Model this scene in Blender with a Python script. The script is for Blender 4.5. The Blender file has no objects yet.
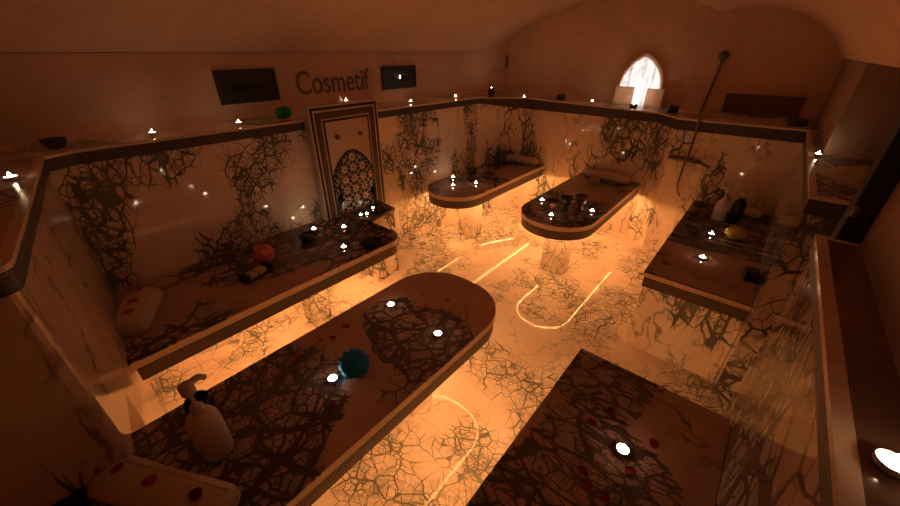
import bpy, bmesh, math, random
from mathutils import Vector, Matrix, noise
random.seed(7)
sc = bpy.context.scene
COL = sc.collection
PI = math.pi

# ------------------------------------------------------------------ camera
EYE = Vector((0, 0, 1.75))
F_PX = 360.0
PITCH = math.atan2(202, F_PX)
HEAD = math.atan2(350, math.hypot(F_PX, 202))
fw0 = Vector((math.cos(HEAD), math.sin(HEAD), 0))
RT = Vector((math.sin(HEAD), -math.cos(HEAD), 0))
FW = fw0 * math.cos(PITCH) - Vector((0, 0, 1)) * math.sin(PITCH)
UP = RT.cross(FW)
cam = bpy.data.cameras.new('camera')
cam.sensor_width = 36
cam.lens = F_PX * 36 / 900
cam.clip_start = 0.02
camo = bpy.data.objects.new('camera', cam)
COL.objects.link(camo)
camo.matrix_world = Matrix.Translation(EYE) @ Matrix((RT, UP, -FW)).transposed().to_4x4()
sc.camera = camo


def at(px, py, z):
    """point of the plane at height z seen at that spot of the photo"""
    r = FW * F_PX + RT * (px - 450) - UP * (py - 253)
    return EYE + r * ((z - EYE.z) / r.z)


# ------------------------------------------------------------------ object helpers
def tag(o, label=None, cat=None, group=None, kind=None):
    if label: o['label'] = label
    if cat: o['category'] = cat
    if group: o['group'] = group
    if kind: o['kind'] = kind
    return o


def obj(name, bm, mat, parent=None, smooth=False, loc=None):
    me = bpy.data.meshes.new(name)
    bmesh.ops.recalc_face_normals(bm, faces=bm.faces)
    bm.to_mesh(me); bm.free()
    if mat is not None: me.materials.append(mat)
    if smooth:
        for p in me.polygons: p.use_smooth = True
    o = bpy.data.objects.new(name, me)
    COL.objects.link(o)
    if loc is not None: o.location = loc
    if parent is not None: o.parent = parent
    return o


def thing(name, label, cat, loc, rz=0, group=None):
    o = bpy.data.objects.new(name, None)
    COL.objects.link(o)
    o.empty_display_size = .05
    o.location = loc
    o.rotation_euler = (0, 0, rz)
    return tag(o, label, cat, group)


def struct(name, bm, mat, smooth=False):
    return tag(obj(name, bm, mat, smooth=smooth), kind='structure')


def copy_tree(o, parent=None):
    c = o.copy(); COL.objects.link(c)
    if parent is not None: c.parent = parent
    for ch in list(o.children): copy_tree(ch, c)
    return c


def prism(bm, pts, z0, z1):
    """upright prism over a plan outline; z1 may be a list (one height per corner)"""
    n = len(pts)
    zt = z1 if isinstance(z1, (list, tuple)) else [z1] * n
    lo = [bm.verts.new((p[0], p[1], z0)) for p in pts]
    hi = [bm.verts.new((p[0], p[1], z)) for p, z in zip(pts, zt)]
    for i in range(n):
        bm.faces.new((lo[i], lo[(i + 1) % n], hi[(i + 1) % n], hi[i]))
    bm.faces.new(hi); bm.faces.new(list(reversed(lo)))
    return bm


def box(bm, x0, x1, y0, y1, z0, z1, bev=0):
    m = bmesh.ops.create_cube(bm, size=1)
    for v in m['verts']:
        v.co = Vector(((x0 + x1) / 2 + v.co.x * (x1 - x0), (y0 + y1) / 2 + v.co.y * (y1 - y0), (z0 + z1) / 2 + v.co.z * (z1 - z0)))
    if bev:
        es = {e for v in m['verts'] for e in v.link_edges}
        bmesh.ops.bevel(bm, geom=list(es), offset=bev, segments=2, affect='EDGES', profile=.5)
    return bm


def lathe(bm, prof, seg=28, cx=0, cy=0):
    rings = []
    for r, z in prof:
        if r < 1e-5: rings.append([bm.verts.new((cx, cy, z))])
        else: rings.append([bm.verts.new((cx + r * math.cos(2 * PI * i / seg), cy + r * math.sin(2 * PI * i / seg), z)) for i in range(seg)])
    for a, b in zip(rings, rings[1:]):
        for i in range(seg):
            j = (i + 1) % seg
            if len(a) == 1 and len(b) == 1: continue
            if len(a) == 1: bm.faces.new((a[0], b[i], b[j]))
            elif len(b) == 1: bm.faces.new((a[i], a[j], b[0]))
            else: bm.faces.new((a[i], a[j], b[j], b[i]))
    return bm


def tube(bm, pts, r, seg=10):
    pts = [Vector(p) for p in pts]
    rings = []
    prev = None
    for i, p in enumerate(pts):
        d = (pts[min(i + 1, len(pts) - 1)] - pts[max(i - 1, 0)]).normalized()
        if prev is None:
            s = d.cross(Vector((0, 0, 1)) if abs(d.z) < .9 else Vector((1, 0, 0))).normalized()
        else:
            s = (prev - d * prev.dot(d)).normalized()
        prev = s
        u = d.cross(s)
        rr = r[i] if isinstance(r, (list, tuple)) else r
        rings.append([bm.verts.new(p + (s * math.cos(2 * PI * k / seg) + u * math.sin(2 * PI * k / seg)) * rr) for k in range(seg)])
    for a, b in zip(rings, rings[1:]):
        for k in range(seg):
            bm.faces.new((a[k], a[(k + 1) % seg], b[(k + 1) % seg], b[k]))
    bm.faces.new(list(reversed(rings[0]))); bm.faces.new(rings[-1])
    return bm


def spline(pts, n=8):
    pts = [Vector(p) for p in pts]
    out = []
    for i in range(len(pts) - 1):
        p0 = pts[max(i - 1, 0)]; p1 = pts[i]; p2 = pts[i + 1]; p3 = pts[min(i + 2, len(pts) - 1)]
        for k in range(n):
            t = k / n
            out.append(.5 * ((2 * p1) + (p2 - p0) * t + (2 * p0 - 5 * p1 + 4 * p2 - p3) * t * t + (3 * p1 - p0 - 3 * p2 + p3) * t ** 3))
    return out + [pts[-1]]


def NB(): return bmesh.new()


# ------------------------------------------------------------------ materials
def mat_new(name):
    m = bpy.data.materials.new(name); m.use_nodes = True
    nt = m.node_tree
    return m, nt, nt.nodes['Principled BSDF']


def plain(name, col, rough=.5, metal=0, spec=.5, coat=0, sub=0):
    m, nt, b = mat_new(name)
    n = nt.nodes.new('ShaderNodeTexNoise'); n.inputs['Scale'].default_value = 24; n.inputs['Detail'].default_value = 3
    tc = nt.nodes.new('ShaderNodeTexCoord'); nt.links.new(tc.outputs['Object'], n.inputs['Vector'])
    r = nt.nodes.new('ShaderNodeMapRange'); r.inputs['To Min'].default_value = .88; r.inputs['To Max'].default_value = 1.1
    nt.links.new(n.outputs['Fac'], r.inputs['Value'])
    mx = nt.nodes.new('ShaderNodeVectorMath'); mx.operation = 'SCALE'; mx.inputs[0].default_value = col
    nt.links.new(r.outputs['Result'], mx.inputs['Scale'])
    nt.links.new(mx.outputs['Vector'], b.inputs['Base Color'])
    b.inputs['Roughness'].default_value = rough
    b.inputs['Metallic'].default_value = metal
    b.inputs['Specular IOR Level'].default_value = spec
    b.inputs['Coat Weight'].default_value = coat
    if sub:
        b.inputs['Subsurface Weight'].default_value = sub; b.inputs['Subsurface Scale'].default_value = 1.0
        b.inputs['Subsurface Radius'].default_value = (.05, .035, .03)
    return m


def emit(name, col, strength):
    m, nt, b = mat_new(name)
    b.inputs['Base Color'].default_value = (.8, .7, .6, 1)
    b.inputs['Emission Color'].default_value = (*col, 1)
    b.inputs['Emission Strength'].default_value = strength
    return m


class NT:
    def __init__(s, nt): s.nt = nt
    def n(s, typ, **kw):
        nd = s.nt.nodes.new(typ)
        for k, v in kw.items(): setattr(nd, k, v)
        return nd
    def l(s, a, b): s.nt.links.new(a, b)
    def put(s, sock, v):
        if hasattr(v, 'is_output') or isinstance(v, bpy.types.NodeSocket): s.l(v, sock)
        else: sock.default_value = v
    def math(s, op, a, b=0.0, c=0.0, clamp=False):
        m = s.n('ShaderNodeMath', operation=op, use_clamp=clamp)
        s.put(m.inputs[0], a); s.put(m.inputs[1], b); s.put(m.inputs[2], c)
        return m.outputs[0]
    def rng(s, v, a, b, c, d, smooth=False):
        m = s.n('ShaderNodeMapRange', interpolation_type='SMOOTHSTEP' if smooth else 'LINEAR')
        for i, x in zip(range(5), (v, a, b, c, d)): s.put(m.inputs[i], x)
        return m.outputs[0]
    def mix(s, f, a, b):
        m = s.n('ShaderNodeMix', data_type='RGBA')
        s.put(m.inputs[0], f)
        for i, x in ((6, a), (7, b)):
            s.put(m.inputs[i], (*x, 1) if isinstance(x, tuple) and len(x) == 3 else x)
        return m.outputs[2]
    def noise(s, v, scale, detail=4, rough=.55, dist=0):
        t = s.n('ShaderNodeTexNoise'); s.l(v, t.inputs['Vector'])
        t.inputs['Scale'].default_value = scale; t.inputs['Detail'].default_value = detail
        t.inputs['Roughness'].default_value = rough; t.inputs['Distortion'].default_value = dist
        return t
    def vadd(s, a, b, sc):
        m = s.n('ShaderNodeVectorMath', operation='MULTIPLY_ADD'); s.l(b, m.inputs[0]); m.inputs[1].default_value = (sc, sc, sc); s.l(a, m.inputs[2])
        return m.outputs[0]


def marble(name, seed, base=(.80, .70, .58), base2=(.72, .56, .42), dark=(.055, .05, .04), cover=.52, scale=1.0,
           stretch=(1, 1, 1), cell=9.0, wide=.10, rough=.09, rot=(0, 0, 0), line=.5, mscale=1.3, clast=0.25, spec=.5, bg=.10, zones=()):
    m, nt, b = mat_new(name)
    g = NT(nt)
    tc = g.n('ShaderNodeTexCoord')
    mp = g.n('ShaderNodeMapping'); g.l(tc.outputs['Object'], mp.inputs[0])
    mp.inputs['Location'].default_value = (seed * 3.17, seed * 1.73, seed * 2.39)
    mp.inputs['Scale'].default_value = tuple(scale * s for s in stretch)
    mp.inputs['Rotation'].default_value = rot
    v = mp.outputs[0]
    w1 = g.noise(v, 1.6, 3); w2 = g.noise(v, 7, 3)
    sub = g.n('ShaderNodeVectorMath', operation='SUBTRACT'); g.l(w1.outputs['Color'], sub.inputs[0]); sub.inputs[1].default_value = (.5, .5, .5)
    sub2 = g.n('ShaderNodeVectorMath', operation='SUBTRACT'); g.l(w2.outputs['Color'], sub2.inputs[0]); sub2.inputs[1].default_value = (.5, .5, .5)
    va = g.vadd(v, sub.outputs[0], .22)
    vb = g.vadd(va, sub2.outputs[0], .032)
    mk = g.noise(va, mscale, 2, .5)
    mkv = mk.outputs['Fac']
    if zones:                       # breccia beds of this slab: ellipses in the slab's own plane
        bump = None
        so = g.n('ShaderNodeSeparateXYZ'); ws = g.vadd(tc.outputs['Object'], sub.outputs[0], .35); g.l(ws, so.inputs[0])
        for zx, zy, rx, ry in zones:
            ex = g.math('DIVIDE', g.math('SUBTRACT', so.outputs[0], zx), rx); ey = g.math('DIVIDE', g.math('SUBTRACT', so.outputs[1], zy), ry)
            d = g.math('SQRT', g.math('ADD', g.math('MULTIPLY', ex, ex), g.math('MULTIPLY', ey, ey)))
            q = g.rng(d, .8, 1.15, 1, 0, True)
            bump = q if bump is None else g.math('MAXIMUM', bump, q)
        mkv = g.math('ADD', mkv, g.math('MULTIPLY', g.math('SUBTRACT', bump, .45), .4))
    mask = g.rng(mkv, 1 - cover - .09, 1 - cover + .09, 0, 1, True)
    wn = g.noise(vb, 5.5, 3)
    def veins(vec, sc, wd, lo):
        vo = g.n('ShaderNodeTexVoronoi', feature='DISTANCE_TO_EDGE'); g.l(vec, vo.inputs['Vector'])
        vo.inputs['Scale'].default_value = sc
        jit = g.rng(wn.outputs['Fac'], .32, .68, lo, 1.6)
        w = g.math('MULTIPLY', g.math('ADD', g.math('MULTIPLY', mask, wd), wd * .12), jit)
        return g.rng(vo.outputs['Distance'], g.math('MULTIPLY', w, .72), g.math('ADD', w, .003), 1, 0)
    v1 = veins(vb, cell, wide, .45)
    v2 = veins(vb, cell * 2.0, wide * 1.1, .2)
    v3 = veins(vb, cell * 4.2, wide * 1.1, -.3)
    # thin wandering lines away from the breccia
    ln = g.noise(vb, 1.5, 5, .6, .2)
    lv = g.math('ABSOLUTE', g.math('SUBTRACT', ln.outputs['Fac'], .5))
    patch = g.rng(wn.outputs['Fac'], .40, .6, 0, 1)
    lines = g.math('MULTIPLY', g.math('MULTIPLY', g.rng(lv, 0, .013, 1, 0, True), line), patch)
    t1 = g.math('MULTIPLY', v1, g.rng(mask, .05, .4, bg, .97))
    t2 = g.math('MULTIPLY', v2, g.rng(mask, .2, .6, 0, .95))
    t3 = g.math('MULTIPLY', v3, g.rng(mask, .6, .9, 0, .8))
    tot = g.math('MAXIMUM', g.math('MAXIMUM', t1, t2), g.math('MAXIMUM', t3, lines), clamp=True)
    tone = g.noise(va, 3.1, 5)
    col = g.mix(g.rng(tone.outputs['Fac'], .35, .65, 0, 1), base, base2)
    cl = g.n('ShaderNodeTexVoronoi', feature='F1'); g.l(vb, cl.inputs['Vector']); cl.inputs['Scale'].default_value = cell * 2.2
    sp = g.n('ShaderNodeSeparateColor'); g.l(cl.outputs['Color'], sp.inputs[0])
    cf = g.math('MULTIPLY', g.math('MULTIPLY', mask, clast * 2.2), sp.outputs[0])
    col = g.mix(cf, col, (.30, .26, .20))
    vein_c = g.mix(g.rng(tone.outputs['Fac'], .4, .62, 0, 1), dark, tuple(x * 1.7 + .01 for x in dark))
    col = g.mix(tot, col, vein_c)
    g.l(col, b.inputs['Base Color'])
    b.inputs['Roughness'].default_value = rough
    b.inputs['Specular IOR Level'].default_value = spec
    return m


def mosaic(name, rows=5.0, dark=(.02, .011, .008), tan=(.20, .12, .075)):
    """small interlaced relief along a ribbon: uv x in band heights, uv y 0..1"""
    m, nt, b = mat_new(name)
    g = NT(nt)
    uv = g.n('ShaderNodeUVMap')
    vo = g.n('ShaderNodeTexVoronoi', feature='DISTANCE_TO_EDGE', voronoi_dimensions='2D'); g.l(uv.outputs[0], vo.inputs['Vector'])
    vo.inputs['Scale'].default_value = rows; vo.inputs['Randomness'].default_value = .55
    c = g.rng(vo.outputs['Distance'], .07, .16, 0, 1)
    sx = g.n('ShaderNodeSeparateXYZ'); g.l(uv.outputs[0], sx.inputs[0])
    e = g.math('ABSOLUTE', g.math('SUBTRACT', sx.outputs[1], .5))
    rim = g.rng(e, .40, .43, 1, 0)
    edge = g.rng(e, .455, .47, 0, 1)
    c = g.math('MULTIPLY', c, rim)
    c = g.math('MAXIMUM', g.math('MULTIPLY', c, .8), g.math('MULTIPLY', edge, .25))
    g.l(g.mix(c, dark, tan), b.inputs['Base Color'])
    b.inputs['Roughness'].default_value = .45
    bp = g.n('ShaderNodeBump'); bp.inputs['Strength'].default_value = .5; bp.inputs['Distance'].default_value = .004
    g.l(c, bp.inputs['Height']); g.l(bp.outputs[0], b.inputs['Normal'])
    return m


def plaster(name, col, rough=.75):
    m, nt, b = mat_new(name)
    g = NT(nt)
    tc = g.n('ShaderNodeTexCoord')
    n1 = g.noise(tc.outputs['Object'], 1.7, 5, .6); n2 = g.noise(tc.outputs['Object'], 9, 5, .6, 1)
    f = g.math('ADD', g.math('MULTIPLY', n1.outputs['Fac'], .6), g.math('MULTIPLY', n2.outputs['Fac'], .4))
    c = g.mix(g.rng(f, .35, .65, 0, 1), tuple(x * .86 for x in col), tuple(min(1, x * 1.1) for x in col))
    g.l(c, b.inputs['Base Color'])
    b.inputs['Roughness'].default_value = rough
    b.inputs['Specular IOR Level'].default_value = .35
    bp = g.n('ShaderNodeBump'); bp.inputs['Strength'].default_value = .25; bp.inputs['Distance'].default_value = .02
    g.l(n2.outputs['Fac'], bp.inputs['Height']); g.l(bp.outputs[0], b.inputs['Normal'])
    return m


LED_C = (1.0, .445, .145)
M = {}
M['floor'] = marble('floor_marble', 1.0, cover=.52, cell=10, wide=.034, rough=.05, line=.6, dark=(.15, .145, .11), base=(.88, .74, .60), base2=(.78, .61, .47), clast=.2, mscale=1.7, spec=.13, bg=.2)
M['wall_l'] = marble('left_wall_marble', 2.3, cover=.50, cell=13, wide=.065, rough=.05, mscale=2.0, line=.3, stretch=(1.2, 1, .75), base=(.90, .76, .62), base2=(.82, .64, .50), dark=(.085, .085, .065))
M['wall_b'] = marble('back_wall_marble', 4.1, cover=.46, cell=8, wide=.075, rough=.06, mscale=1.8, line=.7, stretch=(1, 1.3, .6), base=(.88, .74, .60), base2=(.80, .62, .48), dark=(.085, .085, .065))
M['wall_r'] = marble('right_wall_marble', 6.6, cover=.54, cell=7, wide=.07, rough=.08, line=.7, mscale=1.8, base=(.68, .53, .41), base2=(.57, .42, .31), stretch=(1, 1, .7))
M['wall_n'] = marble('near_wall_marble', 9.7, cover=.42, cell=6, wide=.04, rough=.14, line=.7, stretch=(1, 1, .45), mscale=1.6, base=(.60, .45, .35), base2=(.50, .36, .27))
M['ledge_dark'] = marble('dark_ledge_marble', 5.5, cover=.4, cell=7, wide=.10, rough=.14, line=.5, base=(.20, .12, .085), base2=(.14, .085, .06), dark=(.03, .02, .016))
tops = {}
tops['t1'] = marble('breccia_top', 11.4, cover=.50, zones=((.62, -.06, .19, .30), (-.12, .06, .44, .30), (-.25, -.15, .30, .25)), cell=9, wide=.072, rough=.06, base=(.60, .40, .32), base2=(.50, .32, .25), dark=(.055, .040, .030), line=.25, mscale=1.3, clast=.35, bg=.08)
tops['t2'] = marble('veined_top', 22.7, cover=.54, cell=8, wide=.11, rough=.07, base=(.54, .36, .28), base2=(.44, .29, .23), dark=(.05, .037, .028), line=.4, stretch=(.7, 1.2, 1), mscale=1.6)
tops['t4'] = marble('dark_veined_top', 13.1, cover=.50, cell=9, wide=.11, rough=.07, base=(.50, .37, .30), base2=(.42, .29, .23), dark=(.05, .038, .030))
tops['t5'] = marble('dark_streaked_top', 14.9, cover=.48, cell=9, wide=.10, rough=.07, base=(.48, .34, .27), base2=(.40, .28, .22), dark=(.05, .038, .030), stretch=(1, .7, 1))
tops['t6'] = marble('streaked_top', 15.2, cover=.54, cell=6, wide=.15, rough=.09, base=(.50, .33, .26), base2=(.38, .25, .19), dark=(.04, .028, .022), stretch=(2.2, .33, 1), line=.9, mscale=1.5, bg=.4)
tops['t7'] = marble('streaked_breccia_top', 16.3, cover=.47, zones=((.62, -.02, .20, .18), (.45, .17, .35, .13), (1.05, .12, .22, .2)), cell=9, wide=.065, rough=.07, base=(.54, .36, .28), base2=(.42, .27, .21), dark=(.05, .037, .028), stretch=(1.5, .7, 1), line=.95, mscale=1.5, bg=.4)
M['lip'] = plain('cut_marble_edge', (.66, .50, .36), .25)
M['band'] = mosaic('carved_mosaic', 6.0)
M['band_fine'] = mosaic('carved_mosaic_fine', 4.0, dark=(.022, .013, .010), tan=(.11, .07, .048))
M['plaster'] = plaster('tadelakt_plaster', (.68, .46, .31), .6)
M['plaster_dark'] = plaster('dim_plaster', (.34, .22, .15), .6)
M['ceil'] = plaster('ceiling_plaster', (.68, .46, .31), .8)
M['led'] = emit('amber_led', LED_C, 64)
M['flame'] = emit('candle_flame', (1, .62, .36), 80)
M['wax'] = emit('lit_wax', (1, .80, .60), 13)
M['cup'] = plain('tealight_foil', (.75, .72, .68), .3, .9)
M['petal'] = plain('rose_petal', (.55, .012, .022), .6)
M['towel'] = plain('cream_towel', (.62, .50, .40), .95, spec=.1)
M['white_plastic'] = plain('cream_plastic', (.62, .48, .38), .35)
M['dark_plastic'] = plain('black_plastic', (.012, .010, .010), .3)
M['dark_stone'] = plain('dark_clay', (.035, .022, .017), .4)
M['clay'] = plain('red_clay', (.13, .045, .025), .4)
M['blue'] = plain('blue_sponge', (.02, .30, .72), .9)
M['pink'] = plain('pink_sponge', (.75, .20, .24), .9)
M['yellow'] = plain('yellow_sponge', (.50, .40, .09), .95, spec=.1)
M['green'] = plain('green_sponge', (.015, .26, .05), .85)
M['black'] = plain('black_paint', (.006, .005, .005), .6)
M['vent'] = plain('vent_grey', (.030, .025, .022), .5)
M['vent_slot'] = plain('vent_slot_black', (.008, .007, .007), .6)
M['letter'] = plain('grey_paint', (.20, .13, .09), .8)
M['cream'] = plain('cream_tile', (.60, .46, .33), .3)
M['brown'] = plain('brown_tile', (.10, .05, .03), .35)
M['panelfield'] = marble('panel_marble', 21.0, cover=.15, cell=5, wide=.03, line=.1, base=(.62, .46, .34), base2=(.55, .40, .29))
M['brass'] = plain('old_brass', (.22, .12, .05), .35, .8)
M['steel'] = plain('dull_steel', (.22, .18, .15), .35, .7)
M['hose'] = plain('dark_hose', (.22, .13, .085), .4, .3)
M['block'] = plain('alabaster', (.90, .80, .74), .5, sub=.8)
M['woodpanel'] = plain('dark_board', (.16, .09, .06), .5)
M['glass'] = plain('dark_glass', (.05, .04, .035), .1)
M['maroon'] = plain('maroon_cloth', (.09, .010, .012), .95, spec=.1)
M['soap'] = plain('cream_soap', (.6, .5, .35), .5)


# tile pattern for the arch of the zellige panel
def zellige():
    m, nt, b = mat_new('zellige_stars')
    g = NT(nt)
    uv = g.n('ShaderNodeUVMap')
    s = g.n('ShaderNodeSeparateXYZ'); g.l(uv.outputs[0], s.inputs[0])
    C = .085
    def cell(ox, oy):
        x = g.math('SUBTRACT', g.math('PINGPONG', g.math('ADD', s.outputs[0], ox + 10 * C), C / 1), C / 2)
        y = g.math('SUBTRACT', g.math('PINGPONG', g.math('ADD', s.outputs[1], oy + 10 * C), C / 1), C / 2)
        return x, y
    x = g.math('SUBTRACT', g.math('FLOORED_MODULO', s.outputs[0], C), C / 2)
    y = g.math('SUBTRACT', g.math('FLOORED_MODULO', s.outputs[1], C), C / 2)
    r = g.math('SQRT', g.math('ADD', g.math('MULTIPLY', x, x), g.math('MULTIPLY', y, y)))
    th = g.math('ARCTAN2', y, x)
    cs = g.math('COSINE', g.math('MULTIPLY', th, 8.0))
    lim = g.math('ADD', g.math('MULTIPLY', cs, .010), .028)
    star = g.rng(g.math('SUBTRACT', lim, r), 0, .002, 0, 1)
    hub = g.rng(r, .008, .011, 1, 0)
    d1 = g.math('ABSOLUTE', g.math('SUBTRACT', g.math('ABSOLUTE', x), g.math('ABSOLUTE', y)))
    diag = g.rng(d1, .002, .005, 1, 0)
    diag = g.math('MULTIPLY', diag, g.rng(r, .036, .039, 0, 1))
    pale = g.math('MAXIMUM', g.math('SUBTRACT', star, hub), diag, clamp=True)
    rp = g.n('ShaderNodeSeparateXYZ')
    col = g.mix(pale, (.012, .010, .010), (.55, .40, .27))
    g.l(col, b.inputs['Base Color'])
    b.inputs['Roughness'].default_value = .25
    return m


M['zellige'] = zellige()

# ------------------------------------------------------------------ setting
XB, YL, YR = 3.95, 2.50, -.235
bm = NB(); box(bm, -1.5, 4.8, -1.3, 3.3, -.12, 0)
struct('floor', bm, M['floor'])

# near left pier: its room side and the corner above the end of the foreground table
PIER = [(-.118, 1.24)] + [(-.122 - .03 * (1 - math.cos(k * PI / 8)), 1.22 - .03 * math.sin(k * PI / 8)) for k in range(5)]
# lower walls: plan outlines with the ledge as their top
leftP = [(.03, 2.50), (3.42, 2.50), (3.42, 3.1), (-1.4, 3.1), (-1.4, 2.50)]
bm = NB(); prism(bm, leftP, 0, [1.333, 1.312, 1.312, 1.333, 1.333])
struct('wall_left', bm, M['wall_l'])
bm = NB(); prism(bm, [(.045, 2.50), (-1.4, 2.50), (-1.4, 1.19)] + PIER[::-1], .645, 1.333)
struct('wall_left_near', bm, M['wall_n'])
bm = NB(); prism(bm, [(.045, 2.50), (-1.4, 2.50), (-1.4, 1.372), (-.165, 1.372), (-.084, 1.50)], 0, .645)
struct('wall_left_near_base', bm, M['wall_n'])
bm = NB(); prism(bm, [(3.95, 2.20), (3.95, .80), (4.6, .80), (4.6, 2.20)], 0, [1.284, 1.250, 1.250, 1.284])
struct('wall_back', bm, M['wall_b'])
bm = NB(); prism(bm, [(3.42, 2.50), (3.95, 2.20), (4.6, 2.20), (4.6, 3.1), (3.42, 3.1)], 0, [1.312, 1.284, 1.284, 1.312, 1.312])
struct('wall_back_corner', bm, M['wall_b'])
bm = NB(); prism(bm, [(3.95, .80), (3.75, .60), (3.75, YR), (4.6, YR), (4.6, .80)], 0, [1.250, 1.245, 1.248, 1.248, 1.250])
struct('wall_back_right', bm, M['wall_b'])
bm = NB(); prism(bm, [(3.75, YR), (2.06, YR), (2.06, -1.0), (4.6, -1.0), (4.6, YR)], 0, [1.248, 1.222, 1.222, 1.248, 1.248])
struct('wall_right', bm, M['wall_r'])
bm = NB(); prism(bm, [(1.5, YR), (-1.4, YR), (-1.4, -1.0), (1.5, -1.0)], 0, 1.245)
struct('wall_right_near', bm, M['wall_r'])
bm = NB(); box(bm, 1.4, 2.9, -1.2, -.95, 0, 2.3)
struct('wall_passage', bm, M['wall_r'])
bm = NB(); box(bm, -1.6, -1.4, -1.2, 3.2, 0, 2.4)
struct('wall_rear', bm, M['plaster'])

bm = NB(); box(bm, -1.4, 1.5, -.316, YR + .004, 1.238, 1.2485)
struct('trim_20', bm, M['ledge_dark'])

# upper walls (plaster, set back behind the ledge)
bm = NB(); prism(bm, [(-1.4, 2.92), (3.9, 2.92), (4.36, 2.78), (4.36, 3.15), (-1.4, 3.15)], 1.25, [1.742, 1.742, 2.0, 2.0, 1.742])
struct('wall_left_upper', bm, M['plaster'])
bm = NB(); box(bm, -1.4, -.5, 1.7, 2.92, 1.333, 2.3)
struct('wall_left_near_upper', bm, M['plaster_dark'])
bm = NB(); box(bm, 4.36, 4.6, -.4, 3.15, 1.2, 2.5)
struct('wall_back_upper', bm, M['plaster'])
bm = NB(); box(bm, 2.98, 4.36, -1.0, -.285, 1.22, 1.705)
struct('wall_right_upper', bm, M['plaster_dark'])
bm = NB(); box(bm, -1.4, 1.5, -1.0, -.315, 1.24, 2.1)
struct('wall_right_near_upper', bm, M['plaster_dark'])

# vaulted ceiling
prof = [(3.2, 1.745), (2.885, 1.745), (2.87, 1.77), (2.78, 1.85), (2.6, 1.95), (2.29, 2.075), (1.95, 2.17), (1.6, 2.23), (1.3, 2.235), (1.0, 2.19), (.8, 2.12), (.63, 2.05),
        (.5, 2.065), (.35, 2.065), (.15, 2.03), (-.03, 1.95), (-.15, 1.86), (-.23, 1.76), (-.25, 1.705), (-1.2, 1.70)]
sm = [prof[0], prof[1]] + [tuple(p)[:2] for p in spline([(a, b, 0) for a, b in prof[2:12]], 4)] + [tuple(p)[:2] for p in spline([(a, b, 0) for a, b in prof[12:19]], 4)] + [prof[19]]
bm = NB()
A = [bm.verts.new((-1.6, y, z)) for y, z in sm]; B = [bm.verts.new((4.6, y, z)) for y, z in sm]
A2 = [bm.verts.new((-1.6, y, 2.6)) for y, z in sm]; B2 = [bm.verts.new((4.6, y, 2.6)) for y, z in sm]
for i in range(len(sm) - 1):
    bm.faces.new((A[i], A[i + 1], B[i + 1], B[i]))
    bm.faces.new((A2[i], B2[i], B2[i + 1], A2[i + 1]))
    bm.faces.new((B[i], B[i + 1], B2[i + 1], B2[i]))
    bm.faces.new((A[i], A2[i], A2[i + 1], A[i + 1]))
bm.faces.new((A[0], B[0], B2[0], A2[0])); bm.faces.new((A[-1], A2[-1], B2[-1], B[-1]))
struct('ceiling', bm, M['ceil'])


def ribbon(bm, pts, off, uvh=None):
    """upright ribbon along pts (x, y, z top, z bottom), thickened by off towards the left of the path"""
    uvl = bm.loops.layers.uv.verify()
    n = len(pts)
    P = [Vector((p[0], p[1])) for p in pts]
    nr = []
    for i in range(n):
        d0 = (P[i] - P[max(i - 1, 0)]); d1 = (P[min(i + 1, n - 1)] - P[i])
        ds = [d.normalized() for d in (d0, d1) if d.length > 1e-6]
        ns = [Vector((-d.y, d.x)) for d in ds]
        if len(ns) == 2:
            m = (ns[0] + ns[1]).normalized(); m /= max(.5, m.dot(ns[0]))
        else: m = ns[0]
        nr.append(m)
    u = [0]
    for i in range(1, n): u.append(u[-1] + (P[i] - P[i - 1]).length)
    h = uvh or (pts[0][2] - pts[0][3])
    F = [[bm.verts.new((P[i].x + nr[i].x * off, P[i].y + nr[i].y * off, pts[i][k])) for k in (3, 2)] for i in range(n)]
    K = [[bm.verts.new((P[i].x - nr[i].x * .01, P[i].y - nr[i].y * .01, pts[i][k])) for k in (3, 2)] for i in range(n)]
    for i in range(n - 1):
        f = bm.faces.new((F[i][0], F[i + 1][0], F[i + 1][1], F[i][1]))
        for lp, (uu, vv) in zip(f.loops, ((u[i], 0), (u[i + 1], 0), (u[i + 1], 1), (u[i], 1))):
            lp[uvl].uv = (uu / h, vv)
        bm.faces.new((F[i][1], F[i + 1][1], K[i + 1][1], K[i][1]))
        bm.faces.new((K[i][0], K[i + 1][0], F[i + 1][0], F[i][0]))
        bm.faces.new((K[i][1], K[i + 1][1], K[i + 1][0], K[i][0]))
    bm.faces.new((F[0][0], F[0][1], K[0][1], K[0][0])); bm.faces.new((F[-1][1], F[-1][0], K[-1][0], K[-1][1]))
    return bm


# carved mosaic friezes under the ledge, and the pale ledge rim above them (path keeps the room on its left)
def frieze(k, pts):
    bm = NB(); ribbon(bm, [(x, y, zt - .010, zb) for x, y, zt, zb in pts], .010)
    struct('trim_%d' % k, bm, M['band_fine'])
    bm = NB(); ribbon(bm, [(x, y, zt + .003, zt - .010) for x, y, zt, zb in pts], .016)
    struct('trim_%d' % (k + 10), bm, M['lip'])


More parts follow.
